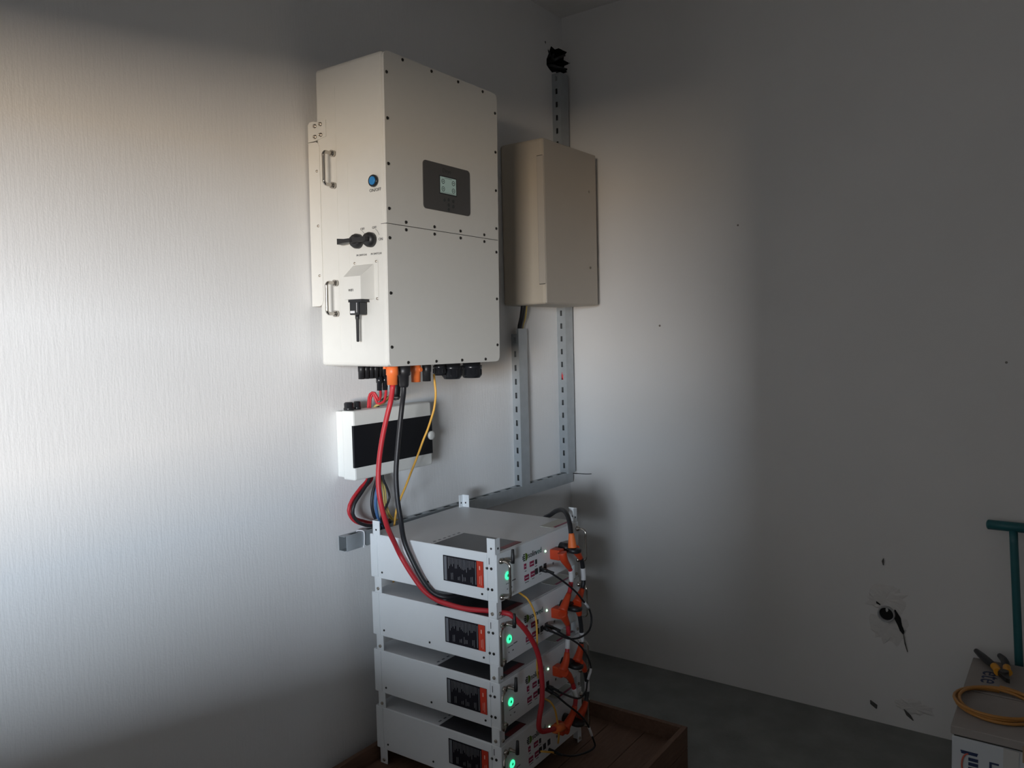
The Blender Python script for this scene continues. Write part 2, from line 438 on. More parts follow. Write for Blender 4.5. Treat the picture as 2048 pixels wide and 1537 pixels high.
# ------------------------------------------------------------------ inverter
IR = (0.01118, 0.00859, -0.00225)
inv = thing('inverter', 'large cream wall-hung solar inverter with grey display panel', 'inverter', (-1.49362, -.32766, 1.39941), IR)
W_, H_, D_ = .527, .894, .2927
MB().box(.0, W_, .006, D_, 0, H_, .011, 3).build('casing', M['inv'], inv)
def rpanel(x0, x1, z0, z1, y0, y1, rad, corners, seg=5):
    """rounded-corner sheet in the xz plane; corners: which of bl, br, tr, tl are round"""
    pts = []
    for k, (cx, cz, a0) in enumerate(((x0+rad, z0+rad, PI), (x1-rad, z0+rad, 1.5*PI), (x1-rad, z1-rad, 0), (x0+rad, z1-rad, .5*PI))):
        if corners[k]:
            for i in range(seg+1):
                t = a0+PI/2*i/seg; pts.append((cx+rad*math.cos(t), y0, cz+rad*math.sin(t)))
        else:
            pts.append(((x0, x1, x1, x0)[k], y0, (z0, z0, z1, z1)[k]))
    return pts, (0, y1-y0, 0)
def sheet(*a, **k):
    pts, off = rpanel(*a, **k); return MB().prism(pts, off)
up_ = sheet(.001, W_-.001, .4105, H_-.001, 0, .0075, .018, (0, 0, 1, 1)).build('upper_front_panel', M['inv'], inv)
lo_ = sheet(.001, W_-.001, .001, .4085, 0, .0075, .018, (1, 1, 0, 0)).build('lower_front_panel', M['inv'], inv)
MB().box(.0015, W_-.0015, .003, .006, .408, .411).box(-.0003, .001, .003, .022, .4088, .4102).build('panel_seam', M['seam'], inv)
scr = MB().lathe((0, .002, 0), (0, -1, 0), [(0, .0048), (.003, .0048), (.0045, .0035), (.0045, .0018), (.0028, .0016)], 12).build('screw', M['screw'], up_)
scr.location = (.077, 0, .884)
for x in (.201, .325, .449): inst(scr, up_, (x, 0, .884))
for z in (.833, .705, .578, .452): inst(scr, up_, (.0115, 0, z)); inst(scr, up_, (.514, 0, z-.004))
for x in (.079, .203, .326, .448): inst(scr, up_, (x, 0, .4205)); inst(scr, lo_, (x, 0, .3985)); inst(scr, lo_, (x-.001, 0, .0105))
for z in (.369, .212, .057): inst(scr, lo_, (.0115, 0, z)); inst(scr, lo_, (.513, 0, z))
# display
dp = sheet(.1545, .374, .4715, .615, -.0025, .0005, .012, (1, 1, 1, 1)).build('display_panel', M['grey_panel'], inv)
MB().box(.226, .3075, -.0032, -.0024, .524, .5805).build('screen_bezel', M['ink'], dp)
MB().box(.2295, .304, -.0038, -.0031, .5275, .577).build('screen', M['screen'], dp)
b = MB()
for x, z in ((.2425, .563), (.291, .563), (.2425, .540), (.291, .540)):
    b.lathe((x, -.0038, z), (0, -1, 0), [(0, .0075), (.0004, .0075), (.0004, .0058), (0, .0058)], 18, closed=True)
    b.box(x-.003, x+.003, -.0042, -.0038, z-.001, z+.0012)
b.box(.249, .284, -.0041, -.0038, .5735, .5745).box(.232, .3015, -.0041, -.0038, .5295, .5302)
b.build('screen_icons', M['lcd_ink'], dp)
text('brand_print', 'Deye', .019, M['grey_print'], dp, (.262, -.0027, .5965), (1, 0, 0), (0, 0, 1))
b = MB()
for x, z in ((.248, .507), (.268, .510), (.290, .508), (.268, .494), (.29, .492), (.268, .48)): b.cyl((x, -.0024, z), (x, -.0036, z), .0055, n=14)
b.build('keypad_buttons', M['grey_print'], dp)
# mounting bracket on the left flank
mp_ = MB().prism([(-.003, .245, .739), (-.003, .245, .690), (-.003, .295, .683), (-.003, .3255, .683), (-.003, .3255, .735), (-.003, .318, .742), (-.003, .3, .742), (-.003, .29, .739)], (.003, 0, 0)).build('mounting_plate', M['inv2'], inv)
bl = MB().lathe((0, 0, 0), (-1, 0, 0), [(0, .0062), (.0025, .0062), (.0025, .0048), (.006, .0048), (.006, .0026), (.004, .0024)], 12).build('bolt', M['bolt'], mp_)
bl.location = (-.003, .292, .727)
for y, z in ((.267, .729), (.292, .695), (.266, .697)): inst(bl, mp_, (-.003, y, z))
st = MB().prism([(-.003, .3255, .681), (-.003, .290, .6795), (-.003, .281, .674), (-.003, .277, .664), (-.003, .274, .200), (-.003, .281, .187), (-.003, .290, .183), (-.003, .3255, .183)], (.003, 0, 0)).build('side_strip', M['inv2'], inv)
for y, z in ((.288, .592), (.288, .427), (.287, .276)):
    o = inst(bl, st, (-.003, y, z)); o.scale = (.6, .62, .62)
MB().box(.02, W_-.02, D_, .3255, .19, .735).build('back_bracket', M['inv2'], inv)
MB().box(-.0006, .0004, .2035, .205, .05, .83).box(-.0006, .0004, .156, .1574, .05, .60).build('flank_seam', M['inv2'], inv)
for k, (zt, zb) in enumerate(((.634, .54), (.25, .158))):
    h = MB().tube([(0, .214, zt), (-.024, .214, zt), (-.033, .214, zt), (-.04, .214, zt-.007), (-.04, .214, zt-.016), (-.04, .214, zb+.016), (-.04, .214, zb+.007), (-.033, .214, zb), (-.024, .214, zb), (0, .214, zb)], .0052, 12, .003).build('handle', M['chrome'], inv)
    for zz in (zt, zb): MB().cyl((0, .214, zz), (-.012, .214, zz), .0095).build('collar', M['chrome'], h)
s = MB().lathe((0, .046, .533), (-1, 0, 0), [(0, .0175), (.006, .0175), (.008, .0165), (.008, .0125), (.004, .0122)], 28).build('power_switch', M['black_gl'], inv)
MB().lathe((-.003, .046, .533), (-1, 0, 0), [(0, .0122), (.006, .0122), (.0072, .0108)], 28).build('switch_cap', M['blue'], s)
Yd, Zd = (0, -1, 0), (0, 0, 1)
text('switch_print', 'ON/OFF', .013, M['ink'], inv, (-.0003, .042, .507), Yd, Zd)
kn = []
for k, yk in enumerate((.116, .062)):
    o = MB().lathe((0, yk, .367), (-1, 0, 0), [(0, .0215), (.012, .0215), (.014, .0195), (.02, .018), (.02, .002)], 28).build('pv_switch', M['black'], inv)
    b = MB().prism([(-.019, yk-.012, .361), (-.019, yk+.022, .3615), (-.019, yk+.052, .3585), (-.019, yk+.052, .3755), (-.019, yk+.022, .3725), (-.019, yk-.012, .373)], (-.018, 0, 0))
    b.build('lever', M['black'], o)
text('switch_print', 'OFF', .010, M['ink'], inv, (-.0003, .098, .401), Yd, Zd)
text('switch_print', 'OFF', .010, M['ink'], inv, (-.0003, .049, .401), Yd, Zd)
text('switch_print', 'ON', .011, M['ink'], inv, (-.0003, .024, .366), Yd, Zd)
for yc in (.062, .118):
    b = MB(); pts = [(-.0003, yc-.034*math.cos(a), .367+.034*math.sin(a)) for a in [math.radians(x) for x in range(20, 62, 5)]]
    b.tube(pts, .0005, 5, .005).build('dial_arc', M['ink'], inv)
text('switch_print', 'PV SWITCH1', .0078, M['ink'], inv, (-.0003, .1035, .326), Yd, Zd)
text('switch_print', 'PV SWITCH2', .0078, M['ink'], inv, (-.0003, .0435, .326), Yd, Zd)
# wifi cover
cv = MB().box(-.002, 0, .036, .152, .192, .31, .004, 2, only=0).build('wifi_cover', M['inv'], inv)
bm_ = MB(); q = bm_.bm
P = [(-.002, .052, .298), (-.002, .138, .298), (-.002, .138, .196), (-.002, .052, .196), (-.042, .066, .262), (-.042, .138, .262), (-.042, .138, .196), (-.042, .066, .196)]
V = [q.verts.new(x) for x in P]
for f in ((0, 1, 5, 4), (1, 2, 6, 5), (3, 0, 4, 7), (4, 5, 6, 7), (2, 3, 7, 6)): q.faces.new([V[i] for i in f])
bm_.build('hood', M['inv'], cv)
for y, z in ((.132, .304), (.042, .304), (.041, .197)):
    o = inst(bl, cv, (-.002, y, z)); o.scale = (.5, .6, .6)
text('cover_print', 'WIFI', .0105, M['ink'], cv, (-.0423, .107, .222), Yd, Zd)
dg = MB().box(-.036, -.006, .072, .126, .188, .196).box(-.037, -.008, .080, .121, .151, .19, .003, 2).build('wifi_dongle', M['black_gl'], inv)
MB().lathe((-.022, .104, .153), (0, 0, -1), [(0, .0062), (.012, .0062), (.016, .0048), (.078, .0042), (.08, .003)], 14).build('antenna', M['black'], dg)
MB().box(-.0376, -.037, .098, .117, .156, .163).build('dongle_label', M['sleeve'], dg)
MB().box(-.0376, -.037, .089, .0905, .158, .186).build('dongle_stripe', M['sleeve'], dg)
# sockets and glands underneath
def stub(name, m, x, y, r, h, prof=None, n=20):
    return MB().lathe((x, y, .001), (0, 0, -1), prof or [(0, r), (h*.45, r), (h*.48, r*.92), (h, r*.9)], n).build(name, m, inv)
for i, x in enumerate((.078, .098, .118, .138)): stub('pv_socket', M['black'], x, .2, .0105, .044)
for i, x in enumerate((.158, .178, .198)): stub('pv_socket', M['black'], x, .205, .0105, .046)
for x, y in ((.152, .198), (.178, .2), (.2, .19)):
    stub('pv_plug', M['black_gl'], x, y, .0095, .082, [(.04, .0105), (.058, .0105), (.06, .0085), (.084, .008)])
MB().lathe((.137, .11, .001), (0, 0, -1), [(0, .02), (.03, .02), (.034, .016), (.075, .0145), (.09, .013), (.1, .011)], 20).build('sleeve_plug', M['black'], inv)
o1 = MB().lathe((.0635, .052, .002), (0, 0, -1), [(0, .0185), (.028, .0185), (.03, .0165), (.058, .0155), (.058, .008)], 24).build('battery_socket', M['orange'], inv)
MB().box(.04, .06, .056, .066, -.008, .0).build('catch', M['orange'], o1)
MB().lathe((.112, .052, .002), (0, 0, -1), [(0, .0205), (.03, .0205), (.034, .016), (.062, .0145), (.068, .0115)], 24).build('battery_socket', M['black'], inv)
o2 = MB().lathe((.195, .08, .002), (0, 0, -1), [(0, .0165), (.024, .0165), (.026, .015), (.057, .0145), (.057, .005)], 24).build('battery_socket', M['orange'], inv)
MB().cyl((.2, .068, -.016), (.2, .062, -.016), .007).build('catch', M['orange'], o2)
stub('battery_socket', M['black'], .245, .08, .0145, .056)
def gland(x, y, r, h):
    b = MB().lathe((x, y, .001), (0, 0, -1), [(0, r*.85), (h*.22, r*.85), (h*.24, r), (h*.42, r), (h*.45, r*.93), (h*.85, r*.96), (h, r*.78), (h, r*.3)], 22)
    for i in range(10):
        a = 2*PI*i/10
        b.box(x+r*.93*math.cos(a)-.002, x+r*.93*math.cos(a)+.002, y+r*.93*math.sin(a)-.002, y+r*.93*math.sin(a)+.002, -h*.8, -h*.45)
    b.build('cable_gland', M['black_gl'], inv)
gland(.335, .105, .021, .042); gland(.392, .1, .034, .056); gland(.478, .085, .036, .056)

# ------------------------------------------------------------------ beige cabinet
cb = thing('wall_cabinet', 'beige metal electrical cabinet on the wall beside the inverter', 'cabinet', (-.4951, 0, 1.6057))
cW, cH, cD = .415, .653, .209
MB().box(0, cW, -cD, 0, 0, cH, .012, 3).build('body', M['beige'], cb)
d = MB().box(.002, cW-.006, -cD-.004, -cD+.001, .004, cH-.004, .003, 2).box(-.0025, .003, -cD-.003, -.1815, .081, .582, .001, 1).build('door', M['beige_d'], cb)
MB().box(-.0012, .001, -.1835, -.181, .0795, .5835).box(-.0012, .001, -.208, -.1815, .582, .5842).box(-.0012, .001, -.208, -.1815, .0785, .0808).build('hinge_gap', M['seam'], cb)
for z in (.486, .162): MB().lathe((.348, -cD-.004, z), (0, -1, 0), [(0, .006), (.002, .006), (.002, .003), (.0005, .0028)], 14).build('lock', M['bolt'], d)
for k, (pts, m, lab) in enumerate((([(-.437, -.06, 1.612), (-.429, -.045, 1.559), (-.420, -.025, 1.507), (-.420, -.02, 1.40)], 'blackc', 'thick black cable dropping from the beige cabinet into the short trunking'),
                               ([(-.416, -.06, 1.612), (-.407, -.045, 1.559), (-.402, -.024, 1.507), (-.402, -.02, 1.40)], 'yg', 'yellow wire dropping from the beige cabinet beside a black cable'))):
    tag(MB().tube(pts, (.0105, .0055)[k], 10).build('cabinet_cable', M[m]), lab, 'cable')

# ------------------------------------------------------------------ breaker box
bx = thing('breaker_box', 'white breaker box with a smoked window under the inverter', 'breaker box', (-1.4176, 0, 1.0344))
bW, bH, bD = .3645, .2222, .0852
MB().box(.004, bW-.004, -.05, 0, .006, bH-.003, .004, 2).build('back_box', M['white_pl'], bx)
c = MB().box(0, bW, -bD, -.030, 0, bH, .006, 2).build('front_cover', M['white_pl'], bx)
MB().box(-.0015, bW+.0012, -bD-.002, -bD+.007, .041, .1755, .0012, 2).build('smoked_window', M['smoke'], bx)
MB().lathe((.357, -bD-.001, .105), (0, -1, 0), [(0, .0155), (.006, .0155), (.009, .012), (.010, .004)], 22).build('latch_knob', M['white_pl'], bx)
for x, r in ((.0165, .0165), (.052, .0125)):
    MB().lathe((x+.002, -.047, bH-.004), (0, 0, 1), [(0, r*.8), (.004, r*.8), (.004, r), (.012, r), (.013, r*.9), (.026, r*.92), (.03, r*.7), (.03, r*.3)], 18).build('cable_gland', M['black_gl'], bx)

# ------------------------------------------------------------------ battery modules
K = .945
W, Dm, H, PT = .4952, .5324, .150, .2004
def module(i):
    which = ('top', 'second', 'third', 'bottom')[i]
    lab = {0: 'white battery module on top of the stack, its dark lid sticker in full view',
           1: 'second white battery module from the top, red cable crossing its lid',
           2: 'third white battery module from the top of the stack',
           3: 'lowest white battery module standing in the wooden tray'}[i]
    t = thing('battery_module', lab, 'battery', (-1.3515, -.5858, .8556-.18934*i), (0, 0, .0249), 'stacked white battery modules')
    def put(b, name, m, par=t): return b.build(name, M[m], par, K)
    put(MB().box(.001, W-.001, .002, Dm, -H, -.0015, .003, 2), 'case', 'rack')
    put(MB().box(.002, W-.002, .004, Dm-.001, -.002, 0, .0008, 1), 'lid', 'rack_top')
    fp = put(MB().box(-.0005, W+.0005, -.003, .002, -H, -.001, .0012, 1), 'front_panel', 'rack')
    for yf in (.0345, Dm-.035): put(MB().box(-.001, .0012, yf, yf+.0012, -.146, -.004), 'side_fold', 'rack')
    # corner brackets: feet, and on the top module the free upper posts
    for cx_, sx in ((0, 1), (W, -1)):
        for cy_, sy in ((0, 1), (Dm, -1)):
            xa, xb = sorted((cx_, cx_+sx*.0025)); xc, xd = sorted((cx_, cx_+sx*.024))
            e0 = .001 if cy_ == 0 else .0165
            ya, yb = sorted((cy_+sy*e0, cy_+sy*(e0+.032))); yc, yd = sorted((cy_+sy*e0, cy_+sy*(e0+.0025)))
            zb = -PT if i < 3 else -.2
            f = put(MB().box(xa, xb, ya, yb, zb+.0005, -H+.006).box(xc, xd, yc, yd, zb+.0005, -H+.006), 'foot', 'rack')
            put(MB().lathe((cx_, cy_+sy*(e0+.017), zb+.014), (-sx, 0, 0), [(0, .0055), (.003, .0055), (.0045, .004), (.0045, .0022), (.003, .002)], 12), 'bolt', 'bolt', f)
            if cy_ == 0: put(MB().lathe((cx_+sx*.013, .001, zb+.014), (0, -1, 0), [(0, .0055), (.003, .0055), (.0045, .004)], 12), 'bolt', 'bolt', f)
            if i == 0:
                pb = put(MB().box(xa, xb, ya, yb, -.006, .047).box(xc, xd, yc, yd, -.006, .047), 'post', 'rack')
                put(MB().cyl((cx_-sx*.0006, cy_+sy*(e0+.016), .016), (cx_+sx*.003, cy_+sy*(e0+.016), .016), .0035, n=12).cyl((cx_+sx*.013, cy_+sy*(e0-.001), .016), (cx_+sx*.013, cy_+sy*(e0+.0032), .016), .0035, n=12), 'post_hole', 'ink', pb)
    # left flank: rivets, slit, label
    for y, z, r in ((.479, -.128, .0035), (.276, -.128, .0035), (.056, -.131, .0035), (.035, -.047, .0045), (.0185, -.0465, .0045), (.033, -.112, .0045), (.0175, -.1115, .0045)):
        put(MB().lathe((0.001, y, z), (-1, 0, 0), [(0, r), (.0016, r), (.002, r*.6)], 12), 'rivet', 'screw')
    put(MB().box(-.0006, .0008, .0253, .0267, -.034, -.014), 'slit', 'ink')
    lb = put(MB().box(-.0009, .001, .0485, .2075, -.111, -.029), 'side_label', 'label')
    put(MB().box(-.0014, -.0008, .193, .2035, -.108, -.032), 'grey_band', 'label_grey', lb)
    rb = put(MB().box(-.0014, -.0008, .0485, .0735, -.111, -.029), 'red_band', 'label_red', lb)
    rnd = random.Random(11); b = MB()
    y = .187
    while y > .082:
        z = -.033; n = rnd.choice((1, 1, 2))
        L = rnd.uniform(.018, .04)
        b.box(-.0013, -.0008, y-.0011, y, z-L, z)
        if rnd.random() < .6: b.box(-.0013, -.0008, y-.001, y, -.1-rnd.uniform(0, .006), -.086+rnd.uniform(-.006, .006))
        y -= .0056
    b.box(-.0013, -.0008, .0775, .079, -.105, -.034)
    put(b, 'small_print', 'label_txt', lb)
    put(MB().box(-.0019, -.0013, .060, .064, -.056, -.044).box(-.0019, -.0013, .056, .0575, -.104, -.073).box(-.0019, -.0013, .062, .0632, -.1, -.076), 'band_print', 'label_redtxt', lb)
    # lid sticker, print beside it and the tag at the far corner
    ts = put(MB().box(.004, .161, .0125, .2485, -.0005, .0008), 'lid_sticker', 'topstick')
    put(MB().box(.065, .158, .0125, .034, .0008, .0012), 'sticker_red_band', 'topred', ts)
    b = MB()
    for k in range(6): b.box(.022+k*.025, .034+k*.025, .262, .268, -.0005, .0006)
    put(b, 'lid_print', 'label_grey')
    tg = put(MB().box(.365, .485, .022, .075, -.0005, .0008), 'lid_tag', 'paper')
    put(MB().box(.375, .485, .018, .027, .0008, .0012), 'tag_red_band', 'dip', tg)
    # front: handles
    for x in (.018, W-.010):
        # hinged bow handles: the left ones of the lower modules are swung outwards
        ex, ey = (-.044, -.02) if (i > 0 and x < .1) else (0.0, -.028)
        q = lambda t_, z: (x+ex*t_, -.010+ey*t_, z)
        h = put(MB().tube([(x, 0, -.024), (x, -.006, -.024), q(.35, -.024), q(.8, -.027), q(1, -.036), q(1, -.05), q(1, -.11), q(1, -.124), q(.8, -.133), q(.35, -.136), (x, -.006, -.136), (x, 0, -.136)], .0042, 10, .004), 'handle', 'chrome')
        for zz in (-.024, -.136): put(MB().lathe((x, -.002, zz), (0, -1, 0), [(0, .009), (.006, .009), (.008, .007), (.012, .006)], 16), 'handle_ferrule', 'chrome', h)
    a = put(MB().lathe((.041, -.002, -.026), (0, -1, 0), [(0, .0065), (.008, .0065), (.009, .0045), (.03, .0045)], 14), 'antenna_socket', 'bolt')
    put(MB().lathe((.041, -.033, -.032), (0.0, -.04, 1), [(0, .0062), (.012, .0062), (.016, .0058), (.043, .0045), (.044, .003)], 14), 'antenna', 'black', a)
    rg = put(MB().lathe((.054, -.002, -.078), (0, -1, 0), [(0, .0125), (.0035, .0125), (.005, .0105), (.0045, .0075), (.0035, .0075)], 24), 'power_button', 'led')
    put(MB().lathe((.054, -.0035, -.078), (0, -1, 0), [(0, .0042), (.0026, .0042)], 18).box(.0525, .0555, -.0064, -.005, -.081, -.073), 'button_symbol', 'led_d', rg)
    put(MB().box(.045, .075, -.0036, -.003, -.104, -.102).box(.078, .098, -.0036, -.003, -.1025, -.099).box(.05, .054, -.0036, -.003, -.122, -.118).box(.07, .078, -.0036, -.003, -.122, -.118), 'panel_print', 'label_grey')
    # logo
    lg = MB()
    for k in range(4):
        z = -.034-k*.0062; L = (.009, .013, .013, .009)[k]
        lg.box(.152-L, .152, -.0038, -.003, z-.0042, z)
    put(lg, 'logo_bars', 'ink')
    pts = [(.155, -.0038, -.033)]+[(.155+.0135*math.sin(a), -.0038, -.0457+.0128*math.cos(a)) for a in [PI*j/10 for j in range(11)]]+[(.155, -.0038, -.0585)]
    put(MB().prism(pts, (0, .0008, 0)), 'logo_leaf', 'logo_green')
    for s_, x, m in (('solin', .1945, 'ink'), ('ved', .2335, 'logo_teal')):
        me = text_mesh(s_, .026); me.transform(Matrix.Translation((x, -.0036, -.0445)) @ Matrix.Rotation(PI/2, 4, 'X'))
        me.transform(Matrix.Scale(K, 4)); link('logo_text', me, M[m], t)
    put(MB().lathe((.275, -.002, -.055), (0, -1, 0), [(0, .0034), (.003, .0032), (.0045, .0016)], 14), 'status_led', 'led_w')
    # address switches and ports
    for x0, x1, z0, z1 in ((.146, .158, -.083, -.066), (.179, .203, -.084, -.067), (.147, .172, -.121, -.104), (.183, .206, -.119, -.101)):
        s_ = put(MB().box(x0, x1, -.0045, -.002, z0, z1), 'address_switch', 'dip')
        put(MB().box(x0+.003, x1-.003, -.0054, -.0045, (z0+z1)/2-.0012, (z0+z1)/2+.0012), 'switch_levers', 'sleeve', s_)
    for x0, x1, z0, z1 in ((.211, .220, -.083, -.068), (.209, .224, -.117, -.098), (.234, .249, -.116, -.097), (.262, .277, -.114, -.095)):
        put(MB().box(x0, x1, -.005, -.002, z0, z1), 'port', 'ink')
    put(MB().box(.150, .16, -.0036, -.003, -.092, -.0895).box(.21, .222, -.0036, -.003, -.091, -.0885).box(.15, .172, -.0036, -.003, -.129, -.1265).box(.19, .205, -.0036, -.003, -.127, -.1245).box(.235, .247, -.0036, -.003, -.124, -.122).box(.318, .326, -.0036, -.003, -.112, -.104).box(.36, .368, -.0036, -.003, -.108, -.100), 'port_print', 'label_grey')
    # terminals
    put(MB().box(.302, .336, -.04, -.002, -.09, -.055, .004, 2).cyl((.319, -.038, -.0725), (.319, -.05, -.0725), .014), 'positive_terminal', 'redplug')
    put(MB().cyl((.372, -.002, -.064), (.372, -.042, -.064), .0165), 'negative_terminal', 'black')
    return t
mods = [module(i) for i in range(4)]

# ------------------------------------------------------------------ cables
R_MAIN = .0078
red = [(-1.43, -.277, 1.345), (-1.43, -.272, 1.32), (-1.428, -.262, 1.29), (-1.437, -.255, 1.25), (-1.456, -.25, 1.181), (-1.473, -.25, 1.108), (-1.482, -.255, 1.042), (-1.479, -.262, .983), (-1.457, -.262, .915), (-1.408, -.24, .855), (-1.381, -.236, .81), (-1.377, -.272, .762), (-1.372, -.319, .713), (-1.362, -.36, .688), (-1.36, -.405, .681), (-1.353, -.47, .6765), (-1.33, -.54, .6765),
       (-1.325, -.575, .677), (-1.318, -.605, .676), (-1.298, -.616, .652), (-1.261, -.626, .606), (-1.219, -.63, .537), (-1.197, -.629, .457), (-1.197, -.629, .379), (-1.212, -.627, .323), (-1.214, -.627, .297), (-1.196, -.626, .279), (-1.165, -.625, .268), (-1.114, -.622, .252)]
rc = thing('battery_cable', 'thick red battery cable from the inverter across the stack to the lowest module', 'cable', red[0], (0, 0, 0), 'main battery cables')
def rel(pts, o): return [Vector(p)-Vector(o) for p in pts]
MB().tube(rel(red, red[0]), R_MAIN, 12).build('cable', M['red'], rc)
MB().tube(rel([(-1.124, -.622, .2545), (-1.075, -.622, .240)], red[0]), .0135, 12, smooth=False).build('plug', M['orange'], rc)
blk = [(-1.384, -.277, 1.345), (-1.384, -.275, 1.318), (-1.379, -.262, 1.279), (-1.384, -.255, 1.218), (-1.393, -.25, 1.142), (-1.403, -.25, 1.067), (-1.408, -.258, .992), (-1.405, -.265, .932), (-1.392, -.264, .864), (-1.384, -.287, .805), (-1.376, -.324, .743), (-1.368, -.36, .708), (-1.345, -.395, .696), (-1.28, -.41, .692), (-1.167, -.4, .686), (-1.016, -.388, .684), (-.893, -.385, .692),
       (-.862, -.394, .742), (-.862, -.415, .83), (-.872, -.46, .862), (-.898, -.499, .884), (-.917, -.537, .896), (-.95, -.576, .891), (-.98, -.605, .867), (-.998, -.62, .84), (-1.001, -.624, .825)]
bc = thing('battery_cable', 'thick black battery cable from the inverter, looping over the right end of the top module', 'cable', blk[0], (0, 0, 0), 'main battery cables')
MB().tube(rel(blk, blk[0]), R_MAIN, 12).build('cable', M['blackc'], bc)
MB().tube(rel([(-.998, -.621, .845), (-1.003, -.627, .80)], blk[0]), .011, 14, .004, rr=lambda t_: .0085+.0065*t_).build('plug', M['orange'], bc)

def cable(name, pts, r, m, label, cat='cable', group=None, n=8):
    return tag(MB().tube(pts, r, n).build(name, M[m]), label, cat, group)
cable('network_cable', [(-1.19, -.226, 1.362), (-1.192, -.23, 1.34), (-1.194, -.235, 1.304), (-1.191, -.23, 1.279), (-1.194, -.225, 1.246), (-1.197, -.215, 1.217), (-1.2, -.2, 1.18), (-1.205, -.185, 1.147), (-1.208, -.17, 1.113), (-1.211, -.15, 1.07), (-1.216, -.135, 1.036), (-1.22, -.11, .984), (-1.221, -.07, .912), (-1.224, -.056, .847), (-1.23, -.055, .808), (-1.236, -.058, .733), (-1.24, -.058, .5)], .0036, 'yellow', 'thin yellow cable hanging from the inverter down behind the top module')
cable('patch_cable', [(-1.204, -.50, .706), (-1.215, -.555, .706), (-1.234, -.597, .704), (-1.233, -.611, .695), (-1.221, -.62, .666), (-1.216, -.628, .624), (-1.215, -.628, .541), (-1.199, -.615, .468), (-1.166, -.595, .427)], .003, 'yellow', 'thin yellow cable hanging in front of the second module logo', 'cable', 'thin yellow cables on the stack')
cable('patch_cable', [(-1.09, -.53, .330), (-1.11, -.575, .335), (-1.131, -.603, .345), (-1.133, -.618, .342), (-1.117, -.622, .314), (-1.108, -.624, .27), (-1.098, -.622, .224), (-1.088, -.612, .19)], .003, 'yellow', 'thin yellow cable hanging in front of the lowest module beside the red plug', 'cable', 'thin yellow cables on the stack')
cable('patch_cable', [(-1.161, -.594, .191), (-1.144, -.609, .186), (-1.11, -.606, .168), (-1.085, -.60, .15)], .0032, 'yellow', 'short yellow cable end at the bottom edge of the lowest module', 'cable', 'thin yellow cables on the stack')

def comm(pts, label, w0, w1):
    t = thing('data_cable', label, 'cable', pts[0], (0, 0, 0), 'black data cables linking the modules')
    L = rel(pts, pts[0])
    MB().tube(L, .0032, 8).build('cable', M['blackc'], t)
    for a, bq in ((0, 1), (-1, -2)):
        d0 = (L[bq]-L[a]).normalized()
        MB().tube([L[a]-d0*.004, L[a]+d0*.02], .0068, 4, smooth=False).tube([L[a]+d0*.02, L[a]+d0*.045], .005, 8, .004, rr=lambda q_: .0055-.0022*q_).build('plug', M['black'], t)
    S = spline(L, .012); n = len(S)
    MB().tube(S[int(w0*n):int(w1*n)], .0042, 8, smooth=False).build('marker_sleeve', M['sleeve'], t)
comm([(-1.135, -.597, .758), (-1.136, -.618, .757), (-1.117, -.637, .739), (-1.065, -.645, .7), (-1.004, -.643, .654), (-.97, -.642, .621), (-.935, -.642, .587), (-.916, -.641, .547), (-.931, -.642, .513), (-.98, -.638, .503), (-1.047, -.635, .519), (-1.101, -.627, .55), (-1.131, -.613, .571), (-1.125, -.597, .571)],
     'black data cable looping from the top module down to the second module', .40, .49)
comm([(-1.114, -.597, .575), (-1.104, -.613, .568), (-1.093, -.631, .553), (-1.057, -.645, .525), (-1.003, -.648, .485), (-.956, -.647, .432), (-.934, -.646, .384), (-.948, -.647, .366), (-.954, -.642, .34), (-.962, -.642, .316), (-.994, -.638, .306), (-1.033, -.635, .323), (-1.093, -.627, .361), (-1.117, -.613, .38), (-1.113, -.597, .379)],
     'black data cable looping from the second module down to the third module', .52, .60)
comm([(-1.122, -.597, .374), (-1.119, -.618, .367), (-1.08, -.636, .324), (-1.012, -.648, .261), (-.964, -.647, .208), (-.936, -.646, .158), (-.924, -.646, .133), (-.917, -.646, .116), (-.93, -.642, .107), (-.977, -.633, .111), (-1.04, -.625, .130), (-1.094, -.612, .16), (-1.112, -.597, .174)],
     'black data cable looping from the third module down to the lowest module', .45, .54)

def jumper(pts, cm, plug, label, b0, b1, s0, s1):
    """module-to-module link: a cable, its two boots and a white marker sleeve"""
    t = thing('link_cable', label, 'cable', pts[0], (0, 0, 0), 'link cables between the modules')
    L = rel(pts, pts[0]); S = spline(L, .006); n = len(S)
    MB().tube(S[int(b0*n)-2:int(b1*n)+2], .0072, 12, smooth=False).build('cable', M[cm], t)
    k = max(3, int(b0*n))
    MB().tube(S[0:k], .012, 14, smooth=False, rr=lambda q_: .0148-.0065*q_).build('boot', M[plug], t)
    MB().tube(S[int(b1*n):][::-1], .012, 14, smooth=False, rr=lambda q_: .0148-.0065*q_).build('boot', M[plug], t)
    MB().tube(S[int(s0*n):int(s1*n)], .0082, 12, smooth=False).build('marker_sleeve', M['sleeve'], t)
    return t
jumper([(-1.066, -.628, .800), (-1.06, -.631, .776), (-1.022, -.631, .729), (-1.022, -.63, .69), (-1.027, -.63, .67), (-1.05, -.631, .644), (-1.070, -.628, .615)], 'red', 'redplug', 'red link cable joining the positive plugs of the top two modules', .36, .74, .40, .60)
jumper([(-.985, -.626, .792), (-.961, -.625, .764), (-.942, -.624, .742), (-.934, -.623, .71), (-.932, -.623, .676), (-.938, -.623, .652), (-.958, -.625, .634), (-.985, -.628, .615)], 'blackc', 'redplug', 'black link cable joining the negative plugs of the top two modules', .28, .76, .42, .62)
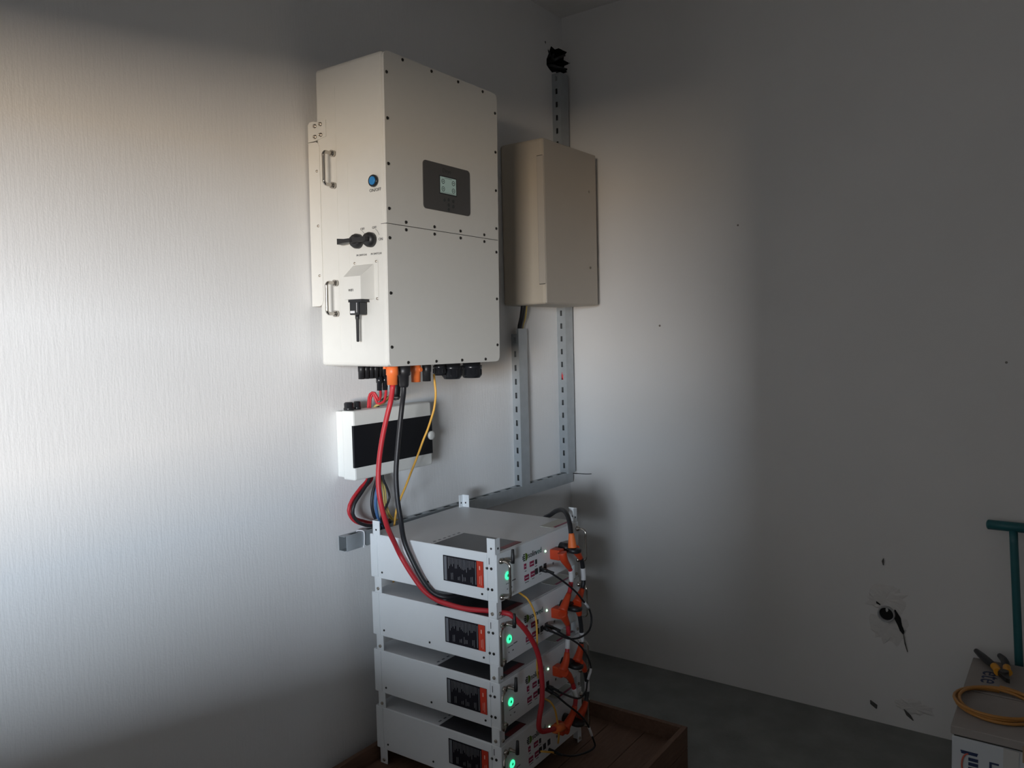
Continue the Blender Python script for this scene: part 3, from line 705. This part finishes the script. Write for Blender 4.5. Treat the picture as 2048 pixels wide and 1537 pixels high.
jumper([(-1.078, -.632, .610), (-1.066, -.632, .592), (-1.048, -.631, .565), (-1.043, -.63, .535), (-1.047, -.63, .506), (-1.052, -.63, .476), (-1.062, -.631, .45), (-1.078, -.628, .425)], 'red', 'redplug', 'red link cable joining the positive plugs of the second and third modules', .30, .74, .48, .68)
jumper([(-.99, -.632, .610), (-.978, -.632, .58), (-.967, -.631, .54), (-.962, -.63, .50), (-.966, -.63, .475), (-.976, -.63, .45), (-.992, -.628, .425)], 'blackc', 'redplug', 'black link cable joining the negative plugs of the second and third modules', .24, .72, .52, .70)
jumper([(-1.075, -.632, .42), (-1.05, -.632, .40), (-1.028, -.631, .37), (-1.014, -.63, .34), (-1.006, -.63, .315), (-1.012, -.63, .285), (-1.03, -.63, .262), (-1.07, -.628, .236)], 'red', 'redplug', 'red link cable joining the positive plugs of the third and lowest modules', .34, .68, .42, .60)
jumper([(-.985, -.632, .42), (-.958, -.632, .395), (-.942, -.631, .36), (-.934, -.63, .325), (-.938, -.63, .285), (-.955, -.63, .258), (-.985, -.628, .236)], 'blackc', 'redplug', 'black link cable joining the negative plugs of the third and lowest modules', .30, .72, .44, .60)
# black bayonet rings clamping the negative plugs belong to the modules
for i, m_ in enumerate(mods):
    MB().lathe((.374, -.052, -.078), (.12, -.05, 1), [(0, .018), (.003, .0245), (.006, .0265), (.014, .0265), (.017, .023), (.018, .012)], 24).build('locking_ring', M['black'], m_, K)

# wires below and above the breaker box
cable('wall_wire', [(-1.326, -.05, 1.045), (-1.335, -.05, 1.02), (-1.362, -.05, 1.003), (-1.403, -.05, .969), (-1.419, -.05, .937), (-1.401, -.048, .904), (-1.363, -.045, .882), (-1.31, -.042, .868), (-1.22, -.03, .864)], .0055, 'red', 'outer red wire looping from the breaker box down to the trunking', 'cable', 'wires below the breaker box')
cable('wall_wire', [(-1.299, -.04, 1.045), (-1.305, -.04, 1.018), (-1.336, -.04, .997), (-1.383, -.036, .965), (-1.389, -.032, .932), (-1.373, -.028, .902), (-1.336, -.025, .884), (-1.289, -.022, .868), (-1.214, -.015, .862)], .005, 'red', 'inner red wire looping from the breaker box close to the wall', 'cable', 'wires below the breaker box')
cable('wall_wire', [(-1.325, -.058, 1.045), (-1.336, -.058, 1.02), (-1.369, -.060, .988), (-1.402, -.060, .957), (-1.409, -.058, .926), (-1.389, -.055, .897), (-1.351, -.05, .876), (-1.309, -.047, .866), (-1.225, -.04, .862)], .0055, 'blackc', 'black wire looping from the breaker box in front of the red ones', 'cable', 'wires below the breaker box')
cable('wall_wire', [(-1.288, -.062, 1.045), (-1.291, -.062, 1.02), (-1.306, -.064, .986), (-1.312, -.062, .945), (-1.3, -.055, .9), (-1.278, -.045, .87), (-1.25, -.04, .84), (-1.24, -.038, .79)], .0055, 'bluec', 'blue wire running from the breaker box down behind the top module', 'cable', 'wires below the breaker box')
cable('wall_wire', [(-1.287, -.05, 1.045), (-1.292, -.05, 1.015), (-1.311, -.05, .977), (-1.317, -.05, .936), (-1.306, -.047, .896), (-1.28, -.042, .862), (-1.262, -.038, .79)], .0055, 'blackc', 'dark wire beside the blue wire under the breaker box', 'cable', 'wires below the breaker box')
cable('wall_wire', [(-1.275, -.06, 1.045), (-1.272, -.06, 1.015), (-1.256, -.062, .98), (-1.248, -.062, .95), (-1.263, -.062, .924), (-1.282, -.06, .902), (-1.278, -.052, .875), (-1.26, -.05, .84), (-1.25, -.05, .79)], .004, 'blackc', 'thin black wire bowing to the right under the breaker box', 'cable', 'wires below the breaker box')
for dx, lab in ((0, 'yellow-green earth wire nearest the red battery cable under the breaker box'), (.009, 'yellow-green earth wire bowing beside the thin black wire')):
    cable('wall_wire', [(-1.273+dx, -.05, 1.045), (-1.27+dx, -.05, 1.012), (-1.263+dx, -.05, .969), (-1.26+dx, -.05, .926), (-1.236+dx, -.042, .883), (-1.208+dx, -.036, .862), (-1.17+dx, -.03, .856)], .003, 'yg', lab, 'cable', 'wires below the breaker box')
z0 = 1.0344+bH-.012
cable('pv_wire', [(-1.31, -.04, z0), (-1.311, -.045, 1.278), (-1.3125, -.055, 1.302), (-1.307, -.07, 1.306), (-1.300, -.08, 1.282), (-1.310, -.1, 1.296), (-1.334, -.125, 1.33)], .0045, 'red', 'red wire kinked between the breaker box and the leftmost inverter plug', 'cable', 'wires above the breaker box')
cable('pv_wire', [(-1.302, -.04, z0), (-1.307, -.05, 1.285), (-1.303, -.06, 1.303), (-1.298, -.07, 1.272), (-1.294, -.09, 1.274), (-1.300, -.11, 1.287), (-1.306, -.125, 1.33)], .0045, 'red', 'red wire kinked between the breaker box and the middle inverter plug', 'cable', 'wires above the breaker box')
cable('pv_wire', [(-1.274, -.04, z0), (-1.27, -.055, 1.27), (-1.253, -.068, 1.288), (-1.224, -.08, 1.279), (-1.224, -.1, 1.288), (-1.29, -.128, 1.33)], .004, 'blackc', 'thin black wire bowed between the breaker box and the inverter', 'cable', 'wires above the breaker box')
cable('pv_wire', [(-1.29, -.035, z0), (-1.284, -.05, 1.262), (-1.268, -.07, 1.270), (-1.262, -.09, 1.29), (-1.282, -.13, 1.32)], .004, 'yg', 'brownish yellow wire in the tangle above the breaker box', 'cable', 'wires above the breaker box')

# ------------------------------------------------------------------ wooden tray under the stack
tr = thing('wooden_tray', 'low brown wooden crate base with a raised rim under the battery stack', 'crate', (-1.13, -.47, 0), (0, 0, .012))
TX, TY = .430, .412; ZF, ZR = .0985, .150
for k in range(6):
    ya = -TY+.018+k*(2*TY-.036)/6
    MB().box(-TX+.018, TX-.018, ya+.0012, ya+(2*TY-.036)/6-.0012, ZF-.018, ZF-.0004).build('plank', M['wood'], tr)
for s in (-1, 1):
    for za, zb in ((.004, .0745), (.0775, ZR)):
        ya, yb = sorted((s*TY, s*(TY-.018))); MB().box(-TX, TX, ya, yb, za, zb, .001, 1).build('rim_board', M['wood'], tr)
        xa, xb = sorted((s*TX, s*(TX-.018))); MB().box(xa, xb, -TY+.018, TY-.018, za, zb, .001, 1).build('rim_board', M['wood'], tr)
for x in (-.38, 0, .38): MB().box(x-.03, x+.03, -TY+.02, TY-.02, 0, ZF-.0185).build('skid', M['wood'], tr)

# ------------------------------------------------------------------ carton and what lies on it
CT = .36
ct = thing('carton', 'white cardboard carton with dusty top against the right wall', 'box', (-.39, -1.92, 0))
MB().box(-.275, .275, -.265, .265, 0, CT-.03, .003, 1).build('carton_body', M['carton'], ct)
MB().box(-.278, -.008, -.268, .268, CT-.024, CT, .002, 1).box(.0, .278, -.268, .268, CT-.024, CT, .002, 1).build('top_flap', M['carton_top'], ct)
MB().box(-.27, .27, -.26, .26, CT-.032, CT-.022).build('flap_gap', M['seam'], ct)
MB().box(-.2775, -.2745, .106, .142, .268, CT-.030).build('packing_tape', M['tape'], ct)
MB().box(-.281, -.275, .02, .098, CT-.055, CT-.010).build('torn_cardboard', M['tan'], ct)
cx = -.2765
# logo: a navy T bar with a red arc for its stem, then block letters
def lp(y, z): return (cx, .244-(.222-y)*.45, .296-(.276-z)*.75)
lg = MB().prism([lp(.222, .276), lp(.216, .264), lp(.132, .264), lp(.126, .276)], (.001, 0, 0))
for zz in (.248, .230, .212): lg.prism([lp(.178, zz+.006), lp(.178, zz-.006), lp(.126, zz-.006), lp(.126, zz+.006)], (.001, 0, 0))
lg.build('logo_bars', M['navy'], ct)
MB().tube([lp(.178+.035*math.cos(a), .222+.045*math.sin(a)) for a in [math.radians(x) for x in range(90, -91, -15)]], .0022, 6, .004).build('logo_arc', M['arc'], ct)
text('carton_print', 'ECF', .058, M['navy'], ct, (cx, .13, .260), (0, -1, 0), (0, 0, 1))
text('carton_print', 'ete', .08, M['navy'], ct, (.128, .205, CT+.0003), (-1, 0, 0), (0, -1, 0))
# hose coil
b = MB(); pts = []
for i in range(4*28+1):
    a = 2*PI*i/28; k = i/28
    R_ = .103+.007*math.sin(k*2.1)+.003*math.sin(a*2+k)
    pts.append((R_*math.cos(a)*1.05, R_*math.sin(a), .005+.0035*k+.003*math.sin(a*1.5)*(k > 1)))
b.tube(pts, .0045, 8, smooth=False)
o = b.build('hose_coil', M['coil']); o.location = (-.478, -1.747, CT)
tag(o, 'flat coil of amber yellow tubing lying on the carton near its front edge', 'hose')
# pliers
pl = thing('pliers', 'pliers with black and amber grips lying open on the carton', 'pliers', (-.235, -1.745, CT))
MB().tube([(.012, .01, .016), (.05, .036, .018), (.095, .062, .018), (.142, .086, .017)], .01, 12, .006, rr=lambda q_: .0075+.0045*math.sin(PI*min(1, q_*.9+.05))).build('grip', M['black'], pl)
MB().tube([(.016, -.012, .016), (.06, -.006, .018), (.105, .004, .018), (.138, .018, .017)], .01, 12, .006, rr=lambda q_: .0075+.0045*math.sin(PI*min(1, q_*.9+.05))).build('grip', M['black'], pl)
MB().tube([(-.012, .012, .0165), (.012, .016, .0165), (.035, .026, .017)], .0115, 12, .006).build('grip_collar', M['plier_y'], pl)
MB().tube([(.002, -.016, .0165), (.02, -.011, .0165), (.045, -.008, .017)], .0115, 12, .006).build('grip_collar', M['plier_y'], pl)
MB().tube([(.05, -.0075, .0215), (.09, .001, .0225), (.12, .011, .021)], .006, 10, .006).build('grip_inlay', M['plier_y'], pl)
MB().cyl((-.012, -.004, .006), (-.012, -.004, .026), .014, n=18).prism([(-.012, .008, .009), (-.07, -.020, .011), (-.072, -.024, .011), (-.016, -.018, .009)], (0, 0, .013)).prism([(-.014, .012, .009), (-.067, -.014, .011), (-.07, -.019, .011), (-.012, .0, .009)], (0, 0, .013)).build('jaws', M['plier_m'], pl)
# T-handled tool
th = thing('t_handle_tool', 'teal T-handled tool leaning on the right wall behind the carton', 'tool', (-.085, -1.795, 0))
MB().tube([(0, 0, 0), (.008, .008, .2), (.02, .022, .5), (.032, .037, .80)], .0125, 16, .05).build('shaft', M['teal'], th)
MB().cyl((.033, .107, .806), (.033, -.033, .806), .0165, n=18).ball((.033, .107, .806), .0165, (1, .5, 1)).ball((.033, -.033, .806), .0165, (1, .5, 1)).build('crossbar', M['teal'], th)
